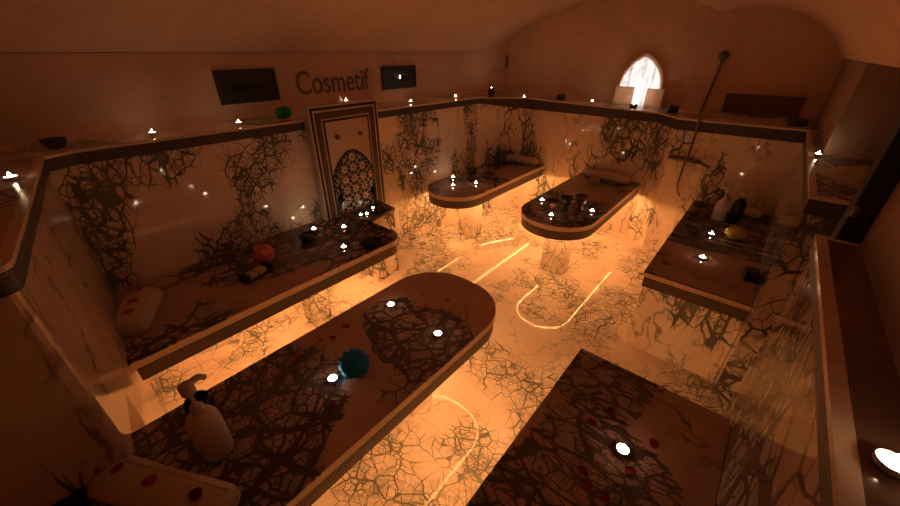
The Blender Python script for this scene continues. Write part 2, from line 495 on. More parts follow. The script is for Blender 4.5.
frieze(1, [(3.42, 2.50, 1.313, 1.250), (1.97, 2.50, 1.325, 1.262)])
frieze(2, [(1.355, 2.50, 1.328, 1.265), (.16, 2.50, 1.335, 1.270), (.040, 2.44, 1.335, 1.270)] + [(x, y, 1.335, 1.270) for x, y in PIER] + [(-.9, 1.19, 1.335, 1.27)])
frieze(3, [(3.75, YR, 1.250, 1.158), (3.75, .60, 1.247, 1.158), (3.95, .80, 1.252, 1.168), (3.95, 2.20, 1.286, 1.172), (3.42, 2.50, 1.313, 1.250)])
frieze(4, [(2.06, -.8, 1.224, 1.130), (2.06, YR, 1.224, 1.150), (3.75, YR, 1.250, 1.170)])
frieze(5, [(-1.2, YR, 1.247, 1.190), (1.5, YR, 1.247, 1.190), (1.5, -.8, 1.247, 1.19)])


# ------------------------------------------------------------------ marble massage tables
def outline(x0, x1, y0, y1, r_end, end, inset=0.0, n=12, tail=None):
    """rectangle with both corners at one x end rounded (end '+' or '-' ; r 0 leaves it square)"""
    x0 += inset if end != '-' else inset; x1 -= inset; y0 += inset; y1 -= inset
    r = max(r_end - inset, .004)
    def arc(cx, cy, a0): return [(cx + r * math.cos(a0 + k * PI / 2 / n), cy + r * math.sin(a0 + k * PI / 2 / n)) for k in range(n + 1)]
    if tail:
        ta = [(x + (inset if end == '+' else -inset), y0 if k == 0 else (y1 if k == len(tail) - 1 else y - inset * .5)) for k, (x, y) in enumerate(tail)]
        if end == '+': return [ta[0]] + arc(x1 - r, y0 + r, -PI / 2) + arc(x1 - r, y1 - r, 0) + ta[:0:-1]
        return ta[1:] + arc(x0 + r, y1 - r, PI / 2) + arc(x0 + r, y0 + r, PI) + [ta[0]]
    if end == '+':
        return [(x0, y0)] + arc(x1 - r, y0 + r, -PI / 2) + arc(x1 - r, y1 - r, 0) + [(x0, y1)]
    return [(x1, y1)] + arc(x0 + r, y1 - r, PI / 2) + arc(x0 + r, y0 + r, PI) + [(x1, y0)]


TZ = .58


def table(name, label, cat, ends, r, end, mat, legs, group=None, tail=None, led_from=-9, led_keep=None):
    x0, x1, y0, y1 = ends
    t = thing(name, label, cat, ((x0 + x1) / 2, (y0 + y1) / 2, 0), 0, group)
    L = -Vector(t.location)
    def put(n, bm, m, sm=False):
        bmesh.ops.translate(bm, verts=bm.verts, vec=L)
        return obj(n, bm, m, t, sm)
    bm = NB(); prism(bm, outline(x0, x1, y0, y1, r, end, tail=tail), TZ - .006, TZ); put('marble_top', bm, mat)
    bm = NB(); prism(bm, outline(x0, x1, y0, y1, r, end, .001, tail=tail), TZ - .040, TZ - .006); put('edge_slab', bm, M['lip'])
    bm = NB(); prism(bm, outline(x0, x1, y0, y1, r, end, .016, tail=tail), TZ - .115, TZ - .040); put('core', bm, M['lip'])
    o = outline(x0, x1, y0, y1, r, end, .016, tail=tail)
    rib = [(x, y, TZ - .040, TZ - .116) for x, y in o]
    bm = NB(); ribbon(bm, list(reversed(rib)), .008); put('mosaic_band', bm, M['band'])
    # amber light strip following the underside
    lx = max(x0, led_from)
    lt = tail if end == '-' else None
    a = outline(lx, x1, y0, y1, r, end, .055, tail=lt); b = outline(lx, x1, y0, y1, r, end, .061, tail=lt)
    if led_keep: a, b = a[led_keep], b[led_keep]
    bm = NB()
    va = [[bm.verts.new((p[0], p[1], z)) for p in a] for z in (TZ - .121, TZ - .1155)]
    vb = [[bm.verts.new((p[0], p[1], z)) for p in b] for z in (TZ - .121, TZ - .1155)]
    for i in range(len(a) - 1):
        bm.faces.new((va[0][i], va[0][i + 1], vb[0][i + 1], vb[0][i]))
        bm.faces.new((va[1][i], va[1][i + 1], vb[1][i + 1], vb[1][i]))
        bm.faces.new((va[0][i], va[0][i + 1], va[1][i + 1], va[1][i]))
        bm.faces.new((vb[0][i], vb[0][i + 1], vb[1][i + 1], vb[1][i]))
    tag(put('led_strip', bm, M['led']), 'glowing amber light strip')
    for (a0, a1, b0, b1) in legs:
        bm = NB(); box(bm, a0, a1, b0, b1, 0, TZ - .115, .004); put('leg', bm, M['floor'])
    return t


table('massage_table', 'long marble slab table in the foreground with rounded end and blue sponge', 'massage table', (-.9, 1.41, .735, 1.365), .27, '+', tops['t1'],
      [(.85, 1.0, .98, 1.12), (-.3, -.15, .98, 1.12)], led_from=.4, led_keep=slice(0, 26))
table('massage_table', 'long marble slab table along the left wall with pink sponge ball', 'massage table', (-.05, 1.575, 1.765, 2.492), .13, '+', tops['t2'],
      [(.915, 1.06, 2.07, 2.2)], tail=[(-.046, 1.765), (.050, 2.492)], led_from=.18)
table('massage_table', 'farthest marble table in the back corner with tall dark bottle', 'massage table', (2.36, 3.935, 1.865, 2.44), .285, '-', tops['t4'],
      [(2.78, 2.92, 2.03, 2.24)], tail=[(3.935, 1.865), (3.935, 2.19), (3.50, 2.44)])
table('massage_table', 'round ended marble table at the back wall holding three clay cups', 'massage table', (2.41, 3.935, .80, 1.42), .305, '-', tops['t5'],
      [(2.70, 2.84, .99, 1.2)])

# the two platforms on the right
t = thing('marble_bench', 'solid based marble bench in the back right corner with mosaic front', 'bench', (2.96, .03, 0))
def rel(bm, t): bmesh.ops.translate(bm, verts=bm.verts, vec=-Vector(t.location)); return bm
bm = NB(); box(bm, 2.18, 3.745, YR + .002, .30, TZ - .006, TZ); obj('marble_top', rel(bm, t), tops['t6'], t)
bm = NB(); box(bm, 2.181, 3.745, YR + .002, .299, TZ - .035, TZ - .006); obj('edge_slab', rel(bm, t), M['lip'], t)
bm = NB(); box(bm, 2.195, 3.745, YR + .002, .285, 0, TZ - .035); obj('base', rel(bm, t), M['wall_b'], t)
bm = NB(); ribbon(bm, [(3.74, .285, TZ - .035, TZ - .105), (2.195, .285, TZ - .035, TZ - .105), (2.195, YR + .002, TZ - .035, TZ - .105)][::-1], .007); obj('mosaic_band', rel(bm, t), M['band'], t)
t = table('massage_table', 'square cornered marble table in the foreground right with one lit tealight', 'massage table', (-.95, 1.305, YR + .002, .328), .004, '+', tops['t7'],
          [(.9, 1.02, -.02, .12), (-.4, -.28, -.02, .12)], led_from=0, led_keep=slice(12, None))

# ------------------------------------------------------------------ tealights
def make_tealight():
    t = thing('tealight', '', 'tealight', (0, 0, 0))
    bm = NB(); lathe(bm, [(0, 0), (.0185, 0), (.0195, .002), (.0195, .013), (.0188, .013), (.0186, .009), (0, .009)], 24); obj('cup', bm, M['cup'], t, True)
    bm = NB(); lathe(bm, [(0, .0085), (.0184, .0088), (.0183, .0118), (.012, .0113), (0, .011)], 24); wx = obj('wax', bm, M['wax'], t, True)
    bm = NB(); lathe(bm, [(0, .0112), (.0012, .0112), (.0012, .0150), (0, .0155)], 8); obj('wick', bm, M['black'], wx)
    bm = NB(); lathe(bm, [(0, .0135), (.0032, .015), (.0048, .018), (.004, .0225), (.0018, .0275), (0, .030)], 14); obj('flame', bm, M['flame'], t, True)
    return t


proto = make_tealight()
first = [True]
def tealight(p, label, group, s=1.0):
    if first[0]: o = proto; first[0] = False
    else: o = copy_tree(proto)
    o.location = p; o.scale = (s, s, s); o.rotation_euler.z = random.random() * 6
    o['label'] = label; o['group'] = group
    return o


G1 = 'tealights on the foreground table'
for px, py, lb in [(391, 306, 'lit tealight on the foreground table nearest its rounded far end'),
                   (438, 335, 'lit tealight close to the right edge of the foreground table'),
                   (333, 380, 'lit tealight just left of the blue sponge')]:
    tealight(at(px, py, TZ), lb, G1, 1.0)
G2 = 'tealights on the left wall table'
for px, py, lb in [(344, 248, 'lit tealight on the left wall table closest to its mosaic edge'),
                   (314, 230, 'lit tealight right behind the first dark dish on the left wall table'),
                   (344, 228, 'lit tealight near the basin end of the left wall table')]:
    tealight(at(px, py, TZ), lb, G2, .95)
G4 = 'tealights on the back corner table'
for px, py, lb in [(453, 178, 'rear one of two lit tealights at the round end of the back corner table'),
                   (453, 186, 'front one of two lit tealights at the round end of the back corner table'),
                   (476, 184, 'lit tealight at the right edge of the back corner table')]:
    tealight(at(px, py, TZ), lb, G4, 1.0)
G5 = 'tealights around the clay cups'
for px, py, lb in [(542, 201, 'lit tealight left of the three clay cups'), (551, 216, 'lit tealight in front of the clay cups'),
                   (592, 212, 'lit tealight right of the clay cups')]:
    tealight(at(px, py, TZ), lb, G5, 1.0)
G6 = 'tealights on the right bench'
for px, py, lb in [(711, 235, 'lit tealight beside the yellow sponge on the right bench'), (702, 258.5, 'lit tealight near the mosaic front of the right bench')]:
    tealight(at(px, py, TZ), lb, G6, 1.0)
tealight(at(622, 451, TZ), 'lit tealight among petals on the foreground right table', 'tealight of the foreground right table', 1.05)
GL = 'tealights along the ledge'
def ledge_z(x): return 1.333 - (x - .09) * .021 / 3.33
for x, y, lb in [(.53, 2.70, 'lit tealight on the left ledge nearest the ledge corner bowl'), (1.005, 2.69, 'lit tealight on the left ledge below the larger vent'),
                 (2.60, 2.70, 'lit tealight on the left ledge below the smaller vent'), (3.23, 2.66, 'lit tealight on the left ledge, last before the far corner')]:
    tealight((x, y, ledge_z(x) + .0002), lb, GL, .95)
for px, py, z, lb in [(524, 98, 1.2845, 'lit tealight on the back ledge nearest the far corner'), (592, 102.5, 1.272, 'lit tealight on the back ledge just left of the arched window')]:
    p = at(px, py, z); tealight(p, lb, GL, .95)
tealight((2.90, -.262, 1.2358), 'lit tealight on the right ledge in front of the plaster pier', GL, .85)
tealight((.612, -.275, 1.2505), 'large bright tealight on the near right ledge at the photo edge', GL, .95)
tealight((-.06, 2.08, 1.3335), 'lit tealight on the near left ledge at the photo edge', GL, 1.0)
tealight((1.70, 2.452, 1.4182), 'lit tealight standing on top of the tiled panel', GL, .9)

# ------------------------------------------------------------------ rose petals
def petal_mesh():
    bm = NB()
    n, k = 9, 4
    ring = [[bm.verts.new((r / k * .018 * math.cos(a) * (1 + .25 * math.cos(a)), r / k * .014 * math.sin(a), .001 + .003 * (r / k) ** 2 * (1 + .5 * math.sin(2 * a)))) for a in [2 * PI * i / n for i in range(n)]] for r in range(1, k + 1)]
    c = bm.verts.new((0, 0, .001))
    for i in range(n): bm.faces.new((c, ring[0][i], ring[0][(i + 1) % n]))
    for q in range(k - 1):
        for i in range(n): bm.faces.new((ring[q][i], ring[q + 1][i], ring[q + 1][(i + 1) % n], ring[q][(i + 1) % n]))
    bmesh.ops.solidify(bm, geom=list(bm.faces), thickness=.001)
    zmin = min(v.co.z for v in bm.verts)
    for v in bm.verts: v.co.z -= zmin
    return bm


petal0 = obj('rose_petal', petal_mesh(), M['petal'], smooth=True)
pf = [True]
def petal(p, label, group, s=1.0):
    if pf[0]: o = petal0; pf[0] = False
    else: o = petal0.copy(); COL.objects.link(o)
    o.location = p; o.rotation_euler = (0, 0, random.random() * 6.28); o.scale = (s, s, s)
    return tag(o, label, 'petal', group)


for px, py, s, lb in [
    (298, 357, 1.15, 'red petal on the foreground table left of the blue sponge, biggest there'),
    (333, 338, .9, 'red petal above and left of the blue sponge, in the middle of three'),
    (345, 326, .9, 'red petal above and left of the blue sponge, farthest of three'),
    (321, 340.5, .7, 'small faint petal above and left of the blue sponge, left of three'),
    (333, 404, 1.0, 'red petal in front of the tealight beside the blue sponge'),
    (426, 306, .8, 'red petal at the rounded table end, right of the far tealight'),
    (422, 294, .7, 'red petal at the rounded table end, behind the far tealight'),
    (448, 299.5, .9, 'red petal nearest the tip of the rounded foreground table')]:
    petal(at(px, py, TZ + .0003), lb, 'petals on the foreground table', s)
for px, py, s, lb in [(328, 230, .9, 'red petal on the left wall table nearest the tiled panel'), (333, 237, .9, 'red petal on the left wall table between its tealights'),
                      (366, 229.5, .8, 'red petal on the left wall table nearest the basin'), (248, 283, 1.0, 'red petal in front of the soap tray'),
                      (252.5, 280, .8, 'smaller red petal in front of the soap tray')]:
    petal(at(px, py, TZ + .0003), lb, 'petals on the left wall table', s)
for px, py, s, lb in [(466, 180, 1, 'red petal between the tealights of the back corner table'), (461, 187, .9, 'red petal nearest the edge of the back corner table'),
                      (484, 176, .9, 'red petal in front of the dark bottle')]:
    petal(at(px, py, TZ + .0003), lb, 'petals on the back corner table', s)
for px, py, s, lb in [(536, 212, 1, 'red petal at the round end of the clay cup table'), (571, 214, .9, 'red petal in front of the middle clay cup')]:
    petal(at(px, py, TZ + .0003), lb, 'petals on the clay cup table', s)
petal(at(664.5, 263, TZ + .0003), 'lone dark red petal near the front left corner of the right bench', 'petal on the right bench', 1.3)
for px, py, s, lb in [(592.7, 422.3, 1.0, 'bright red petal on the foreground right table, left one of the upper pair'), (611, 410.5, .95, 'bright red petal on the foreground right table, right one of the upper pair'),
                      (654, 443, 1.05, 'red petal right of the tealight on the foreground right table'), (629, 471, 1.0, 'red petal just below the tealight on the foreground right table'),
                      (581.6, 470, .95, 'red petal lower left of the tealight on the foreground right table'), (587.6, 486, 1.0, 'red petal below and left of the tealight, second from the photo edge'),
                      (604.4, 500, 1.0, 'red petal on the foreground right table at the bottom photo edge')]:
    petal(at(px, py, TZ + .0003), lb, 'petals on the foreground right table', s)

# ------------------------------------------------------------------ rolled towels
def towel(label, p0, p1, r, flat=.8):
    p0 = Vector(p0); p1 = Vector(p1); d = p1 - p0
    t = thing('rolled_towel', label, 'towel', (p0 + p1) / 2, math.atan2(d.y, d.x), 'rolled towels')
    Ln = d.length
    bm = NB()
    seg, m = 28, 14
    rings = []
    for i in range(m + 1):
        u = i / m; e = min(u, 1 - u) * Ln
        k = 1 if e > .02 else math.sqrt(max(.0, 1 - ((.02 - e) / .02) ** 2)) * .18 + .82
        ring = []
        for j in range(seg):
            a = 2 * PI * j / seg
            rr = r * k * (1 + .02 * math.sin(9 * u + 2 * a))
            y = rr * math.cos(a); z = flat * rr * math.sin(a)
            z = max(z, -flat * r * .86)
            ring.append(bm.verts.new((u * Ln - Ln / 2, y, z + flat * r * .86)))
        rings.append(ring)
    for a, b in zip(rings, rings[1:]):
        for j in range(seg): bm.faces.new((a[j], a[(j + 1) % seg], b[(j + 1) % seg], b[j]))
    bm.faces.new(rings[0][::-1]); bm.faces.new(rings[-1])
    obj('roll', bm, M['towel'], t, True)
    # the outer flap edge and the spiral at each end
    bm = NB(); tube(bm, [(-Ln / 2 + .012 + k * (Ln - .024) / 8, r * .55, flat * r * .86 + flat * r * .84) for k in range(9)], .004, 6); obj('flap_edge', bm, M['towel'], t, True)
    for s in (-1, 1):
        pts = []
        for k in range(40):
            a = k * .42; q = r * .8 * k / 40
            pts.append((s * Ln / 2, q * math.cos(a), flat * r * .86 + flat * q * math.sin(a)))
        bm = NB(); tube(bm, pts, .003, 6); obj('spiral_end', bm, M['towel'], t, True)
    return t, Ln, r, flat


def on_towel(tw, us, label, s=1.0):
    t, Ln, r, flat = tw
    c, sn = math.cos(t.rotation_euler.z), math.sin(t.rotation_euler.z)
    u = us * Ln
    p = Vector(t.location) + Vector((u * c, u * sn, flat * r * 1.86 + .003))
    petal(p, label, 'petals on the rolled towels', s)


a = at(103, 471, .63); b = at(226, 508, .63)
tw = towel('cream rolled towel in the lower left corner with three petals on it', (a.x, a.y, TZ), (b.x, b.y, TZ), .062, .70)
on_towel(tw, -.34, 'red petal on the left end of the foreground towel', 1.0)
on_towel(tw, -.05, 'red petal on the middle of the foreground towel', 1.15)
on_towel(tw, .30, 'red petal on the right end of the foreground towel', 1.2)
a = at(136, 293, .63); b = at(119, 330, .63)
tw = towel('cream rolled towel at the left end of the left wall table', (a.x + .03, a.y - .04, TZ), (b.x + .03, b.y - .02, TZ), .082, .62)
on_towel(tw, -.36, 'dark petal on the wall end of the towel on the left wall table', 1.0)
on_towel(tw, -.03, 'red petal on the middle of the towel on the left wall table', 1.2)
on_towel(tw, .30, 'dark petal on the near end of the towel on the left wall table', 1.3)
towel('cream rolled towel at the wall end of the back corner table', (3.83, 2.36, TZ), (3.83, 1.93, TZ), .06, .75)
tw = towel('cream rolled towel at the wall end of the clay cup table', (3.83, 1.32, TZ), (3.83, .90, TZ), .06, .75)
on_towel(tw, -.35, 'red petal on the left part of the towel behind the clay cups')
on_towel(tw, -.15, 'red petal near the middle of the towel behind the clay cups')
towel('dim rolled towel at the wall end of the right bench', (3.62, .10, TZ), (3.62, -.18, TZ), .05, .75)


# ------------------------------------------------------------------ sponges
def sponge(label, p, r, m, name='bath_sponge', rough=.16, oval=(1, 1, 1)):
    bm = NB()
    bmesh.ops.create_icosphere(bm, subdivisions=4, radius=1)
    for v in bm.verts:
        n = v.co.normalized()
        k = 1 + rough * noise.noise(n * 4.2) + rough * .9 * noise.noise(n * 11 + Vector((3, 1, 2)))
        v.co = Vector((n.x * oval[0], n.y * oval[1], n.z * oval[2])) * r * k
    zmin = min(v.co.z for v in bm.verts)
    for v in bm.verts: v.co.z = max(v.co.z - zmin, .004) - .004
    return tag(obj(name, bm, m, smooth=True, loc=p), label, 'sponge', 'bath sponges')


p = at(356, 372, TZ); sponge('turquoise blue bath sponge on the foreground table', p, .058, M['blue'], rough=.2, oval=(1, 1, .9))
p = at(266, 262, TZ); sponge('round pink bath sponge ball on the left wall table', p, .062, M['pink'], rough=.1)
p = at(594, 184, TZ); sponge('yellow bath sponge on the clay cup table before the towel', p, .05, M['yellow'], oval=(1, 1, .8))
p = at(734, 238, TZ); sponge('yellow bath sponge on the right bench', p, .054, M['yellow'], oval=(1, 1.2, .8), rough=.16)
sponge('green bath sponge on the left ledge beside the tiled panel', (1.33, 2.70, 1.3255), .045, M['green'], oval=(1.2, 1, .9))


# ------------------------------------------------------------------ bottles, cups, dishes
def pump_bottle(label, p, h, r, body, pump, yaw=0, cat='bottle'):
    t = thing('pump_bottle', label, cat, p, yaw, 'bottles on the tables')
    hb = h * .62
    bm = NB(); lathe(bm, [(0, 0), (r * .92, 0), (r, .006), (r, hb * .72), (r * .93, hb * .84), (r * .68, hb * .95), (r * .42, hb), (0, hb)], 28); obj('body', bm, body, t, True)
    bm = NB(); lathe(bm, [(0, hb - .001), (r * .40, hb - .001), (r * .40, hb + .02), (r * .30, hb + .026), (r * .14, hb + .027), (r * .14, h * .9), (0, h * .9)], 20); obj('collar', bm, pump, t, True)
    bm = NB(); tube(bm, spline([(-r * .35, 0, h * .93), (r * .2, 0, h * .955), (r * .8, 0, h * .95), (r * 1.15, 0, h * .90)], 5), [.013] * 6 + [.011] * 6 + [.009] * 4, 10)
    lathe(bm, [(0, h * .86), (r * .42, h * .87), (r * .44, h * .97), (r * .2, h), (0, h)], 18); obj('pump_head', bm, pump, t, True)
    return t


pump_bottle('cream pump bottle standing on the foreground table', (.055, 1.065, TZ), .325, .047, M['white_plastic'], M['white_plastic'], .35)
p = at(717, 219, TZ); pump_bottle('cream pump bottle on the right bench', p, .26, .045, M['white_plastic'], M['white_plastic'], 1.2)
# dark round pot behind the foreground bottle
t = thing('soap_pot', 'black round pot just behind the foreground pump bottle', 'pot', (*tuple(at(199, 404, .64))[:2], TZ))
bm = NB(); lathe(bm, [(0, 0), (.032, 0), (.042, .014), (.047, .045), (.042, .08), (.037, .09), (.034, .088), (.036, .05), (.03, .02), (0, .012)], 28); obj('bowl', bm, M['dark_plastic'], t, True)
bm = NB(); lathe(bm, [(.0, .04), (.035, .04), (.035, .062), (0, .07)], 24); obj('soap', bm, M['dark_stone'], t, True)


def bottle(label, p, h, r, m, capm):
    t = thing('bottle', label, 'bottle', p, 0, 'bottles on the tables')
    bm = NB(); lathe(bm, [(0, 0), (r * .95, 0), (r, .005), (r, h * .62), (r * .8, h * .72), (r * .42, h * .8), (r * .40, h * .86), (0, h * .86)], 24); obj('body', bm, m, t, True)
    bm = NB(); lathe(bm, [(0, h * .855), (r * .48, h * .855), (r * .48, h * .98), (r * .40, h), (0, h)], 20); obj('cap', bm, capm, t, True)
    return t


bottle('dark bottle with pale cap on the right bench', at(733, 221, TZ), .23, .042, M['dark_plastic'], M['white_plastic'])
p = at(497, 168, TZ)
bottle('tall dark bottle on the back corner table', p, .24, .034, M['dark_stone'], M['dark_stone'])


def dish(label, p, r, h, m, fill=None, name='dish', group='dark dishes'):
    t = thing(name, label, 'dish', p, 0, group)
    bm = NB(); lathe(bm, [(0, 0), (r * .6, 0), (r * .64, h * .12), (r * .9, h * .55), (r, h), (r * .93, h), (r * .8, h * .6), (r * .5, h * .3), (0, h * .25)], 28); obj('bowl', bm, m, t, True)
    bm = NB(); lathe(bm, [(0, h * .5), (r * .74, h * .52), (r * .5, h * .8), (0, h * .9)], 24); obj('contents', bm, fill or M['dark_stone'], t, True)
    return t


dish('dark dish of black soap on the left wall table by its far tealights', at(309, 240, TZ), .066, .04, M['dark_stone'], M['dark_plastic'])
dish('wide dark dish at the basin end of the left wall table', at(371, 244, TZ), .085, .022, M['dark_stone'], M['dark_plastic'])
dish('small dark dish beside the tealights of the back corner table', at(472, 174, TZ), .06, .06, M['dark_stone'], M['dark_plastic'])
dish('flat dark dish at the foot of the tall dark bottle', at(489, 175, TZ), .07, .025, M['clay'], M['dark_stone'])
dish('dark bowl on the left ledge corner', (.12, 2.62, 1.3355), .05, .045, M['glass'], M['dark_plastic'])
tealight((.125, 2.665, 1.39), '', GL, .01) if False else None


def cup(label, px, py, h, r, m):
    t = thing('clay_cup', label, 'cup', at(px, py, TZ), 0, 'clay cups')
    bm = NB(); lathe(bm, [(0, 0), (r * .62, 0), (r * .64, h * .08), (r * .42, h * .22), (r * .40, h * .36), (r * .75, h * .55), (r, h * .78), (r * .97, h), (r * .88, h), (r * .88, h * .8), (r * .6, h * .6), (0, h * .5)], 26); obj('goblet', bm, m, t, True)
    bm = NB(); lathe(bm, [(0, h * .72), (r * .80, h * .74), (0, h * .78)], 20); obj('paste', bm, M['dark_stone'], t, True)


cup('brown clay cup, left of the three footed cups', 551.5, 211, .10, .052, M['clay'])
cup('black footed cup between two brown clay cups', 565, 211, .125, .052, M['dark_stone'])
cup('tall red brown clay cup, right of the three footed cups', 579.5, 210, .13, .054, M['clay'])

# soap tray on the left table
t = thing('soap_tray', 'small dark ended tray with cream soaps before the pink sponge', 'tray', at(257, 276, TZ), .25)
bm = NB(); box(bm, -.085, .085, -.04, .04, 0, .012, .003); obj('tray', bm, M['dark_stone'], t)
for s in (-1, 1):
    bm = NB(); box(bm, s * .075 - .012, s * .075 + .012, -.04, .04, .0115, .055, .004); obj('end_block', bm, M['dark_plastic'], t)
for i, x in enumerate((-.034, .03)):
    bm = NB(); box(bm, x - .028, x + .028, -.03, .03, .0118, .040, .009); obj('soap', bm, M['soap'], t, True)
# small black box on the bench
t = thing('small_box', 'small black box on the right bench against the wall', 'box', at(749, 279, TZ), .2)
bm = NB(); box(bm, -.04, .04, -.034, .034, 0, .05, .004); obj('box', bm, M['dark_plastic'], t)
bm = NB(); box(bm, -.042, .042, -.036, .036, .0502, .060, .004); obj('lid', bm, M['dark_plastic'], t)
# dim maroon cloth at the lower left
bm = NB()
nx, ny = 18, 14
vs = [[bm.verts.new((-.17 + .34 * i / nx, -.14 + .28 * j / ny, .022 + .010 * noise.noise(Vector((i * .35, j * .3, 1))) - .020 * max(0, max(abs(i / nx - .5), abs(j / ny - .5)) * 2 - .75) / .25)) for j in range(ny + 1)] for i in range(nx + 1)]
for i in range(nx):
    for j in range(ny): bm.faces.new((vs[i][j], vs[i + 1][j], vs[i + 1][j + 1], vs[i][j + 1]))
bmesh.ops.solidify(bm, geom=list(bm.faces), thickness=.01)
zm = min(v.co.z for v in bm.verts)
for v in bm.verts: v.co.z = max(0.001, v.co.z - zm)
q = at(12, 520, TZ)
tag(obj('folded_cloth', bm, M['maroon'], smooth=True, loc=(q.x - .02, q.y, TZ)), 'dark maroon cloth in the bottom left corner', 'cloth')


# ------------------------------------------------------------------ tiled panel and basin
PX0, PX1, PZ0, PZ1 = 1.36, 1.965, .56, 1.418
PY = 2.425
t = thing('tiled_wall_panel', 'framed zellige tile panel with star patterned arch on the left wall', 'panel', ((PX0 + PX1) / 2, 2.49, PZ0))
bm = NB(); box(bm, PX0, PX1, PY, 2.499, PZ0, PZ1); obj('backing', rel(bm, t), M['cream'], t)


def frame(name, i0, i1, y, m):
    bm = NB()
    a = [(PX0 + i0, PZ0), (PX1 - i0, PZ0), (PX1 - i0, PZ1 - i0), (PX0 + i0, PZ1 - i0)]
    b = [(PX0 + i1, PZ0), (PX1 - i1, PZ0), (PX1 - i1, PZ1 - i1), (PX0 + i1, PZ1 - i1)]
    box(bm, PX0 + i0, PX0 + i1, y, PY, PZ0, PZ1 - i0); box(bm, PX1 - i1, PX1 - i0, y, PY, PZ0, PZ1 - i0)
    box(bm, PX0 + i1, PX1 - i1, y, PY, PZ1 - i1, PZ1 - i0)
    return obj(name, rel(bm, t), m, t)


frame('outer_line', .012, .030, PY - .002, M['black'])
fr = frame('mosaic_border', .045, .088, PY - .003, M['brown'])
frame('middle_line', .046, .052, PY - .005, M['black'])
frame('inner_line', .100, .114, PY - .004, M['black'])
bm = NB(); box(bm, PX0 + .114, PX1 - .114, PY - .003, PY, PZ0, PZ1 - .114); obj('marble_field', rel(bm, t), M['panelfield'], t)
# arch outline, centred on the panel
half = [(x * 1.18, z * 1.03) for x, z in [(.140, .0), (.136, .05), (.128, .085), (.112, .105), (.122, .125), (.142, .16), (.150, .21), (.146, .27), (.128, .325), (.098, .375), (.060, .415), (.026, .442), (0, .458)]]
def arch_pts(s, dz=0): return [(x * s, z) for x, z in half]
def arch(name, grow, y0, m, uv=False, z_lift=0):
    bm = NB()
    hp = [(max(0, x + (grow if x > 0 else 0)), z + (grow if z > 0 else 0)) for x, z in half]
    cx = (PX0 + PX1) / 2
    ring = [(cx + x, PZ0 + .035 + z) for x, z in hp] + [(cx - x, PZ0 + .035 + z) for x, z in reversed(hp[:-1])]
    lo = [bm.verts.new((x, PY - .002, z)) for x, z in ring]; hi = [bm.verts.new((x, y0, z)) for x, z in ring]
    n = len(ring)
    for i in range(n): bm.faces.new((lo[i], lo[(i + 1) % n], hi[(i + 1) % n], hi[i]))
    f = bm.faces.new(hi)
    ul = bm.loops.layers.uv.verify()
    for fc in bm.faces:
        for lp in fc.loops: lp[ul].uv = (lp.vert.co.x - cx + .0425, lp.vert.co.z - PZ0)
    bmesh.ops.triangulate(bm, faces=[f])
    return obj(name, rel(bm, t), m, t)


arch('arch_outline', .022, PY - .005, M['black'])
arch('arch_tiles', 0, PY - .008, M['zellige'])
# dots in the arch border
bm = NB()
cx = (PX0 + PX1) / 2
path = spline([(x + .011, 0, z) for x, z in half[:-1]] + [(0, 0, .484)], 3)
for q in path[::2]:
    for s in (-1, 1):
        m = bmesh.ops.create_icosphere(bm, subdivisions=1, radius=.0055)
        for v in m['verts']: v.co = Vector((cx + s * q.x + v.co.x, PY - .005 + v.co.y * .4, PZ0 + .035 + q.z + v.co.z))
tag(obj('dot_border', rel(bm, t), M['cream'], t), kind=None)
for px in (1.56, 1.765):
    bm = NB(); lathe(bm, [(0, 0), (.016, 0), (.018, .005), (.008, .008), (.008, .014), (.015, .017), (.015, .022), (0, .024)], 18)
    bmesh.ops.rotate(bm, verts=bm.verts, cent=(0, 0, 0), matrix=Matrix.Rotation(PI / 2, 3, 'X'))
    bmesh.ops.translate(bm, verts=bm.verts, vec=(px, PY - .0025, 1.19))
    obj('tap', rel(bm, t), M['brass'], t, True)

# half hexagon basin below the panel
t = thing('water_basin', 'low half hexagonal marble basin with floating candles below the tiled panel', 'basin', (1.75, 2.3, 0))
BZ = .60
outb = [tuple(at(px, py, BZ))[:2] for px, py in ((339, 213), (357, 219), (374, 219.5), (395, 208))]
outb = [(outb[0][0], 2.424)] + outb[1:] + [(outb[3][0] + .03, 2.424)]
cxb, cyb = sum(p[0] for p in outb) / 5, sum(p[1] for p in outb) / 5 + .03
def inset(pts, d):
    r = []
    for x, y in pts:
        v = Vector((cxb - x, cyb - y)); L = v.length; v.normalize(); r.append((x + v.x * d, y + v.y * d))
    return r
inb = inset(outb, .045)
bm = NB()
n = len(outb)
rim_o = [bm.verts.new((x, y, BZ)) for x, y in outb]; rim_i = [bm.verts.new((x, y, BZ)) for x, y in inb]
bot_o = [bm.verts.new((x, y, BZ - .018)) for x, y in outb]; bot_i = [bm.verts.new((x, y, BZ - .018)) for x, y in inb]
for i in range(n):
    j = (i + 1) % n
    bm.faces.new((rim_o[i], rim_o[j], rim_i[j], rim_i[i])); bm.faces.new((rim_o[i], bot_o[i], bot_o[j], rim_o[j]))
    bm.faces.new((rim_i[i], rim_i[j], bot_i[j], bot_i[i])); bm.faces.new((bot_o[i], bot_i[i], bot_i[j], bot_o[j]))
obj('rim', rel(bm, t), M['clay'], t)
bm = NB(); prism(bm, [(1.60, 2.424), (1.60, outb[1][1] + .03), (outb[2][0] - .01, outb[2][1] + .02), (outb[3][0] - .012, outb[3][1]), (outb[4][0] - .012, 2.424)], 0, BZ - .0185); obj('pedestal', rel(bm, t), M['wall_b'], t)
bm = NB(); prism(bm, inset(outb, .046), BZ - .0175, BZ - .010); wat = obj('water', rel(bm, t), M['glass'], t)
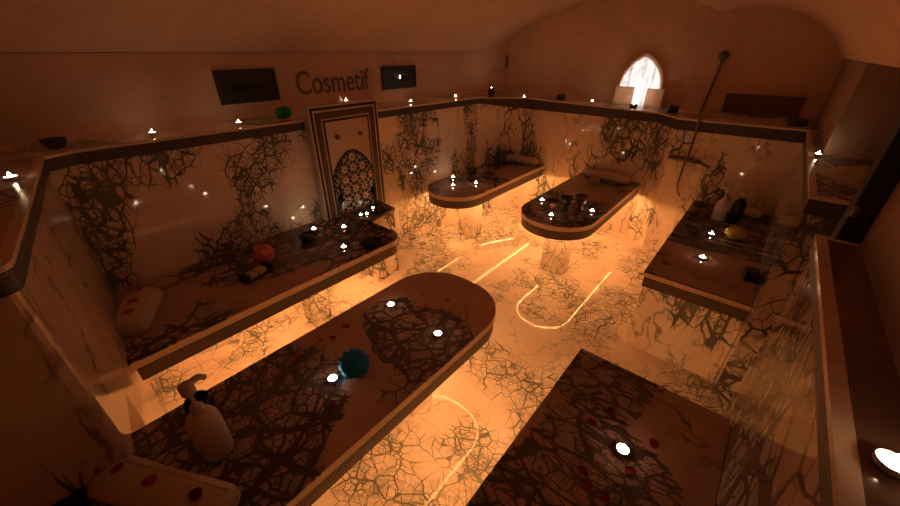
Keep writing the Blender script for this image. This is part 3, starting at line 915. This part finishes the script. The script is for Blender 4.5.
for px, py, lb in [(361, 215.5, 'lit floating tealight in the basin, left one of three'), (367, 214.5, 'lit floating tealight in the basin, middle one of three'), (373, 208.5, 'lit floating tealight in the basin, right one of three')]:
    tealight(at(px, py, BZ - .0098), lb, 'tealights in the basin', .7)

# ------------------------------------------------------------------ on the upper left wall
def vent(label, x0, x1, z0, z1, glint):
    t = thing('wall_vent', label, 'vent', ((x0 + x1) / 2, 2.92, z0), 0, 'vents in the upper left wall')
    y = 2.9195
    bm = NB(); box(bm, x0, x1, y - .004, y, z0, z1); obj('backing', rel(bm, t), M['vent'], t)
    bm = NB(); fw = .018
    box(bm, x0, x1, y - .016, y - .0045, z1 - fw, z1); box(bm, x0, x1, y - .016, y - .0045, z0, z0 + fw)
    box(bm, x0, x0 + fw, y - .016, y - .0045, z0 + fw, z1 - fw); box(bm, x1 - fw, x1, y - .016, y - .0045, z0 + fw, z1 - fw)
    obj('frame', rel(bm, t), M['vent'], t)
    zc = (z0 + z1) / 2 - .01; w = (x1 - x0)
    bm = NB(); box(bm, x0 + w * .2, x1 - w * .2, y - .008, y - .0045, zc - .025, zc + .025); obj('slot', rel(bm, t), M['vent_slot'], t)
    if glint:  # glowing bead painted in for a candle flame's reflection; no burner in the vent
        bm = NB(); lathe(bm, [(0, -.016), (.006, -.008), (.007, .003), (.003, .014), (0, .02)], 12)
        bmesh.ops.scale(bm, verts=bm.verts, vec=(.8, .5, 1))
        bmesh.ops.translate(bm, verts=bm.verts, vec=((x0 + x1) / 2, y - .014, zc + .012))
        tag(obj('flame_glint', rel(bm, t), M['wax'], t, True), 'painted bright reflection of a candle flame')


vent('wide dark wall vent left of the lettering', 1.01, 1.43, 1.425, 1.64, False)
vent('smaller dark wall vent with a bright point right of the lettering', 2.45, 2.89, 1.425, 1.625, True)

cu = bpy.data.curves.new('lettering', 'FONT'); cu.body = 'Cosmetif'; cu.size = 1; cu.extrude = .01; cu.resolution_u = 6; cu.offset = .008
to = bpy.data.objects.new('tmp_text', cu); COL.objects.link(to)
bpy.context.view_layer.update()
me = bpy.data.meshes.new_from_object(to.evaluated_get(bpy.context.evaluated_depsgraph_get()))
bpy.data.objects.remove(to)
xs = [v.co.x for v in me.vertices]; ys = [v.co.y for v in me.vertices]
w = max(xs) - min(xs); h = max(ys) - min(ys); x0 = min(xs); y0 = min(ys)
for v in me.vertices:
    X = (v.co.x - x0) / w * .715; Z = (v.co.y - y0) / h * .172
    v.co = Vector((X, -.0035 + v.co.z * -.15, Z))
me.materials.append(M['letter'])
lo = bpy.data.objects.new('wall_lettering', me); COL.objects.link(lo); lo.location = (1.585, 2.92, 1.443)
tag(lo, 'grey painted word Cosmetif on the upper left wall', 'lettering')

# white small candle holder next to the candle on the panel top
bm = NB(); lathe(bm, [(0, 0), (.014, 0), (.017, .02), (.010, .04), (.004, .05), (0, .052)], 16)
tag(obj('small_figurine', bm, M['block'], smooth=True, loc=(1.65, 2.455, 1.4182)), 'small pale cone beside the tealight on the tiled panel', 'ornament')

# ------------------------------------------------------------------ holders on the back ledge
def holder(label, p, r, h, lit, s=.8):
    t = thing('candle_holder', label, 'candle holder', p, 0, 'candle holders on the back ledge')
    bm = NB(); lathe(bm, [(0, 0), (r, 0), (r * 1.05, h * .1), (r * 1.02, h), (r * .9, h), (r * .86, h * .55), (0, h * .5)], 24); obj('glass', bm, M['glass'], t, True)
    bm = NB(); lathe(bm, [(0, h * .5), (r * .84, h * .52), (r * .8, h * .66), (0, h * .66)], 20); obj('wax', bm, M['wax'] if lit else M['white_plastic'], t, True)
    if lit:
        bm = NB(); lathe(bm, [(0, h * .7), (.005, h * .7 + .006), (.006, h * .7 + .014), (.002, h * .7 + .026), (0, h * .7 + .03)], 12); obj('flame', bm, M['flame'], t, True)


holder('dark candle holder with a lit candle in the far corner of the ledge', (3.90, 2.66, 1.2986), .035, .07, True)
holder('unlit dark candle holder between two tealights on the back ledge', (4.12, 1.87, 1.2775), .045, .05, False)
holder('unlit dark candle holder right of the arched window', (4.10, .735, 1.2493), .045, .055, False)
holder('low dark candle holder at the right end of the back ledge', (3.95, -.16, 1.2480), .06, .05, False)
holder('dark candle holder with a lit candle before the arched window', (4.15, 1.10, 1.2585), .036, .026, True)

# ------------------------------------------------------------------ lit arched window with alabaster blocks
WX = 4.36
wb = 1.245
def pane_mat():
    m, nt, b = mat_new('lit_window_pane')
    g = NT(nt)
    tc = g.n('ShaderNodeTexCoord')
    mp = g.n('ShaderNodeMapping'); g.l(tc.outputs['Object'], mp.inputs[0]); mp.inputs['Scale'].default_value = (1, 22, 2.2)
    n = g.noise(mp.outputs[0], 1, 4, .6, .6)
    n2 = g.noise(tc.outputs['Object'], 26, 3, .5, 1)
    f = g.math('ADD', g.math('MULTIPLY', n.outputs['Fac'], .7), g.math('MULTIPLY', n2.outputs['Fac'], .3))
    st = g.rng(f, .34, .6, .2, 1.0)
    b.inputs['Base Color'].default_value = (.7, .7, .7, 1)
    b.inputs['Emission Color'].default_value = (1, .93, .88, 1)
    g.l(st, b.inputs['Emission Strength'])
    b.inputs['Roughness'].default_value = .3
    return m


hw = [(.205, 0), (.205, .18), (.198, .25), (.175, .32), (.135, .385), (.085, .435), (.04, .468), (0, .49)]
yc = 1.135
def arch_ring(s, dz=0): return [(yc + y * s, wb + z * (s if z > .2 else 1)) for y, z in hw] + [(yc - y * s, wb + z * (s if z > .2 else 1)) for y, z in reversed(hw[:-1])]
win = NB()
ro, ri = arch_ring(1.0), arch_ring(.93)
n = len(ro)
x_f, x_b = WX - .045, WX - .001
vo = [[win.verts.new((x, y, z)) for y, z in ro] for x in (x_f, x_b)]
vi = [[win.verts.new((x, y, z)) for y, z in ri] for x in (x_f, x_b)]
for i in range(n - 1):
    win.faces.new((vo[0][i], vo[0][i + 1], vi[0][i + 1], vi[0][i]))
    win.faces.new((vo[0][i], vo[1][i], vo[1][i + 1], vo[0][i + 1]))
    win.faces.new((vi[0][i], vi[0][i + 1], vi[1][i + 1], vi[1][i]))
win_o = struct('window_1', win, M['block'])
bm = NB()
f1 = [bm.verts.new((WX - .036, y, z)) for y, z in ri]; f2 = [bm.verts.new((WX - .030, y, z)) for y, z in ri]
fc = bm.faces.new(f1); bm.faces.new(f2[::-1])
for i in range(n): bm.faces.new((f1[i], f1[(i + 1) % n], f2[(i + 1) % n], f2[i]))
obj('pane', bm, pane_mat(), win_o)
for ya, yb, lb in [(1.165, 1.35, 'alabaster block left of the candle at the arched window'), (.885, 1.045, 'alabaster block right of the candle at the arched window')]:
    zb_ = 1.257 if ya > 1.1 else 1.2505
    bm = NB(); box(bm, 4.275, 4.312, ya, yb, zb_, zb_ + .175, .006)
    tag(obj('alabaster_block', bm, M['block']), lb, 'block', 'blocks before the arched window')

# ------------------------------------------------------------------ shower and board on the back right wall
t = thing('wall_shower', 'dark shower pipe with knob and hanging hose on the back right wall', 'shower', (3.74, .45, .9))
bm = NB(); tube(bm, spline([(4.345, .50, 1.70), (4.335, .505, 1.60), (4.33, .535, 1.30), (4.0, .50, 1.268), (3.72, .455, 1.262)], 6), .010, 10); obj('pipe', rel(bm, t), M['hose'], t, True)
bm = NB(); lathe(bm, [(0, 0), (.03, .004), (.04, .02), (.03, .05), (.018, .06), (0, .062)], 18)
bmesh.ops.rotate(bm, verts=bm.verts, cent=(0, 0, 0), matrix=Matrix.Rotation(-PI / 2, 3, 'Y')); bmesh.ops.translate(bm, verts=bm.verts, vec=(4.355, .50, 1.715)); obj('knob', rel(bm, t), M['steel'], t, True)
bm = NB(); tube(bm, spline([(3.72, .455, 1.262), (3.722, .452, 1.15), (3.72, .45, 1.0), (3.70, .445, .93)], 6), .009, 10); obj('down_pipe', rel(bm, t), M['hose'], t, True)
bm = NB(); tube(bm, [(3.715, .60, .925), (3.715, .50, .922), (3.715, .42, .920), (3.715, .34, .918)], [.012, .018, .020, .016], 12)
for y in (.56, .37): tube(bm, [(3.752, y, .922), (3.71, y, .920)], .013, 10)
mxr = obj('mixer', rel(bm, t), M['hose'], t, True)
bm = NB(); tube(bm, [(3.70, .335, .918), (3.66, .30, .912), (3.655, .27, .90)], [.010, .013, .015], 10); obj('lever', rel(bm, t), M['steel'], mxr, True)
bm = NB(); tube(bm, spline([(3.71, .455, .915), (3.70, .46, .80), (3.705, .455, .68), (3.715, .42, .60)], 6), .008, 10); obj('hose', rel(bm, t), M['hose'], t, True)

t = thing('wall_board', 'flat dark rectangular board on the back right wall', 'board', (4.35, .1, 1.26))
bm = NB(); box(bm, 4.335, 4.3595, -.165, .385, 1.262, 1.415, .003); obj('panel', rel(bm, t), M['woodpanel'], t)
bm = NB(); box(bm, 4.328, 4.3345, -.165, .385, 1.408, 1.418); obj('top_rail', rel(bm, t), M['woodpanel'], t)
t = thing('wall_hook', 'thin dark hook strip high on the back wall near the corner', 'hook', (4.35, 2.8, 1.6))
bm = NB(); box(bm, 4.342, 4.3595, 2.745, 2.765, 1.565, 1.70, .003); obj('strip', rel(bm, t), M['brown'], t)
bm = NB(); tube(bm, spline([(4.345, 2.755, 1.60), (4.32, 2.755, 1.585), (4.31, 2.755, 1.60)], 5), .005, 8); obj('hook', rel(bm, t), M['steel'], t, True)

# black door standing open in the right passage
bm = NB(); box(bm, 1.505, 1.575, -.345, -.262, 0, 2.05, .003)
do = struct('door_1', bm, M['black'])
bm = NB(); box(bm, 1.52, 1.56, -.90, -.346, .02, 2.0, .003); lf = obj('door_leaf', bm, M['black'], do)
bm = NB(); tube(bm, [(1.515, -.272, 1.335), (1.49, -.266, 1.335), (1.488, -.268, 1.36)], .007, 8); obj('door_handle', bm, M['steel'], lf, True)

# ------------------------------------------------------------------ world and look
w = bpy.data.worlds.new('world'); sc.world = w; w.use_nodes = True
w.node_tree.nodes['Background'].inputs[0].default_value = (.02, .012, .008, 1)
w.node_tree.nodes['Background'].inputs[1].default_value = .2
vs_ = sc.view_settings
vs_.view_transform = 'Standard'; vs_.look = 'None'; vs_.exposure = 0.3; vs_.gamma = 1; vs_.use_curve_mapping = False
sc.cycles.max_bounces = 12; sc.cycles.diffuse_bounces = 9; sc.cycles.glossy_bounces = 4
sc.cycles.sample_clamp_indirect = 4
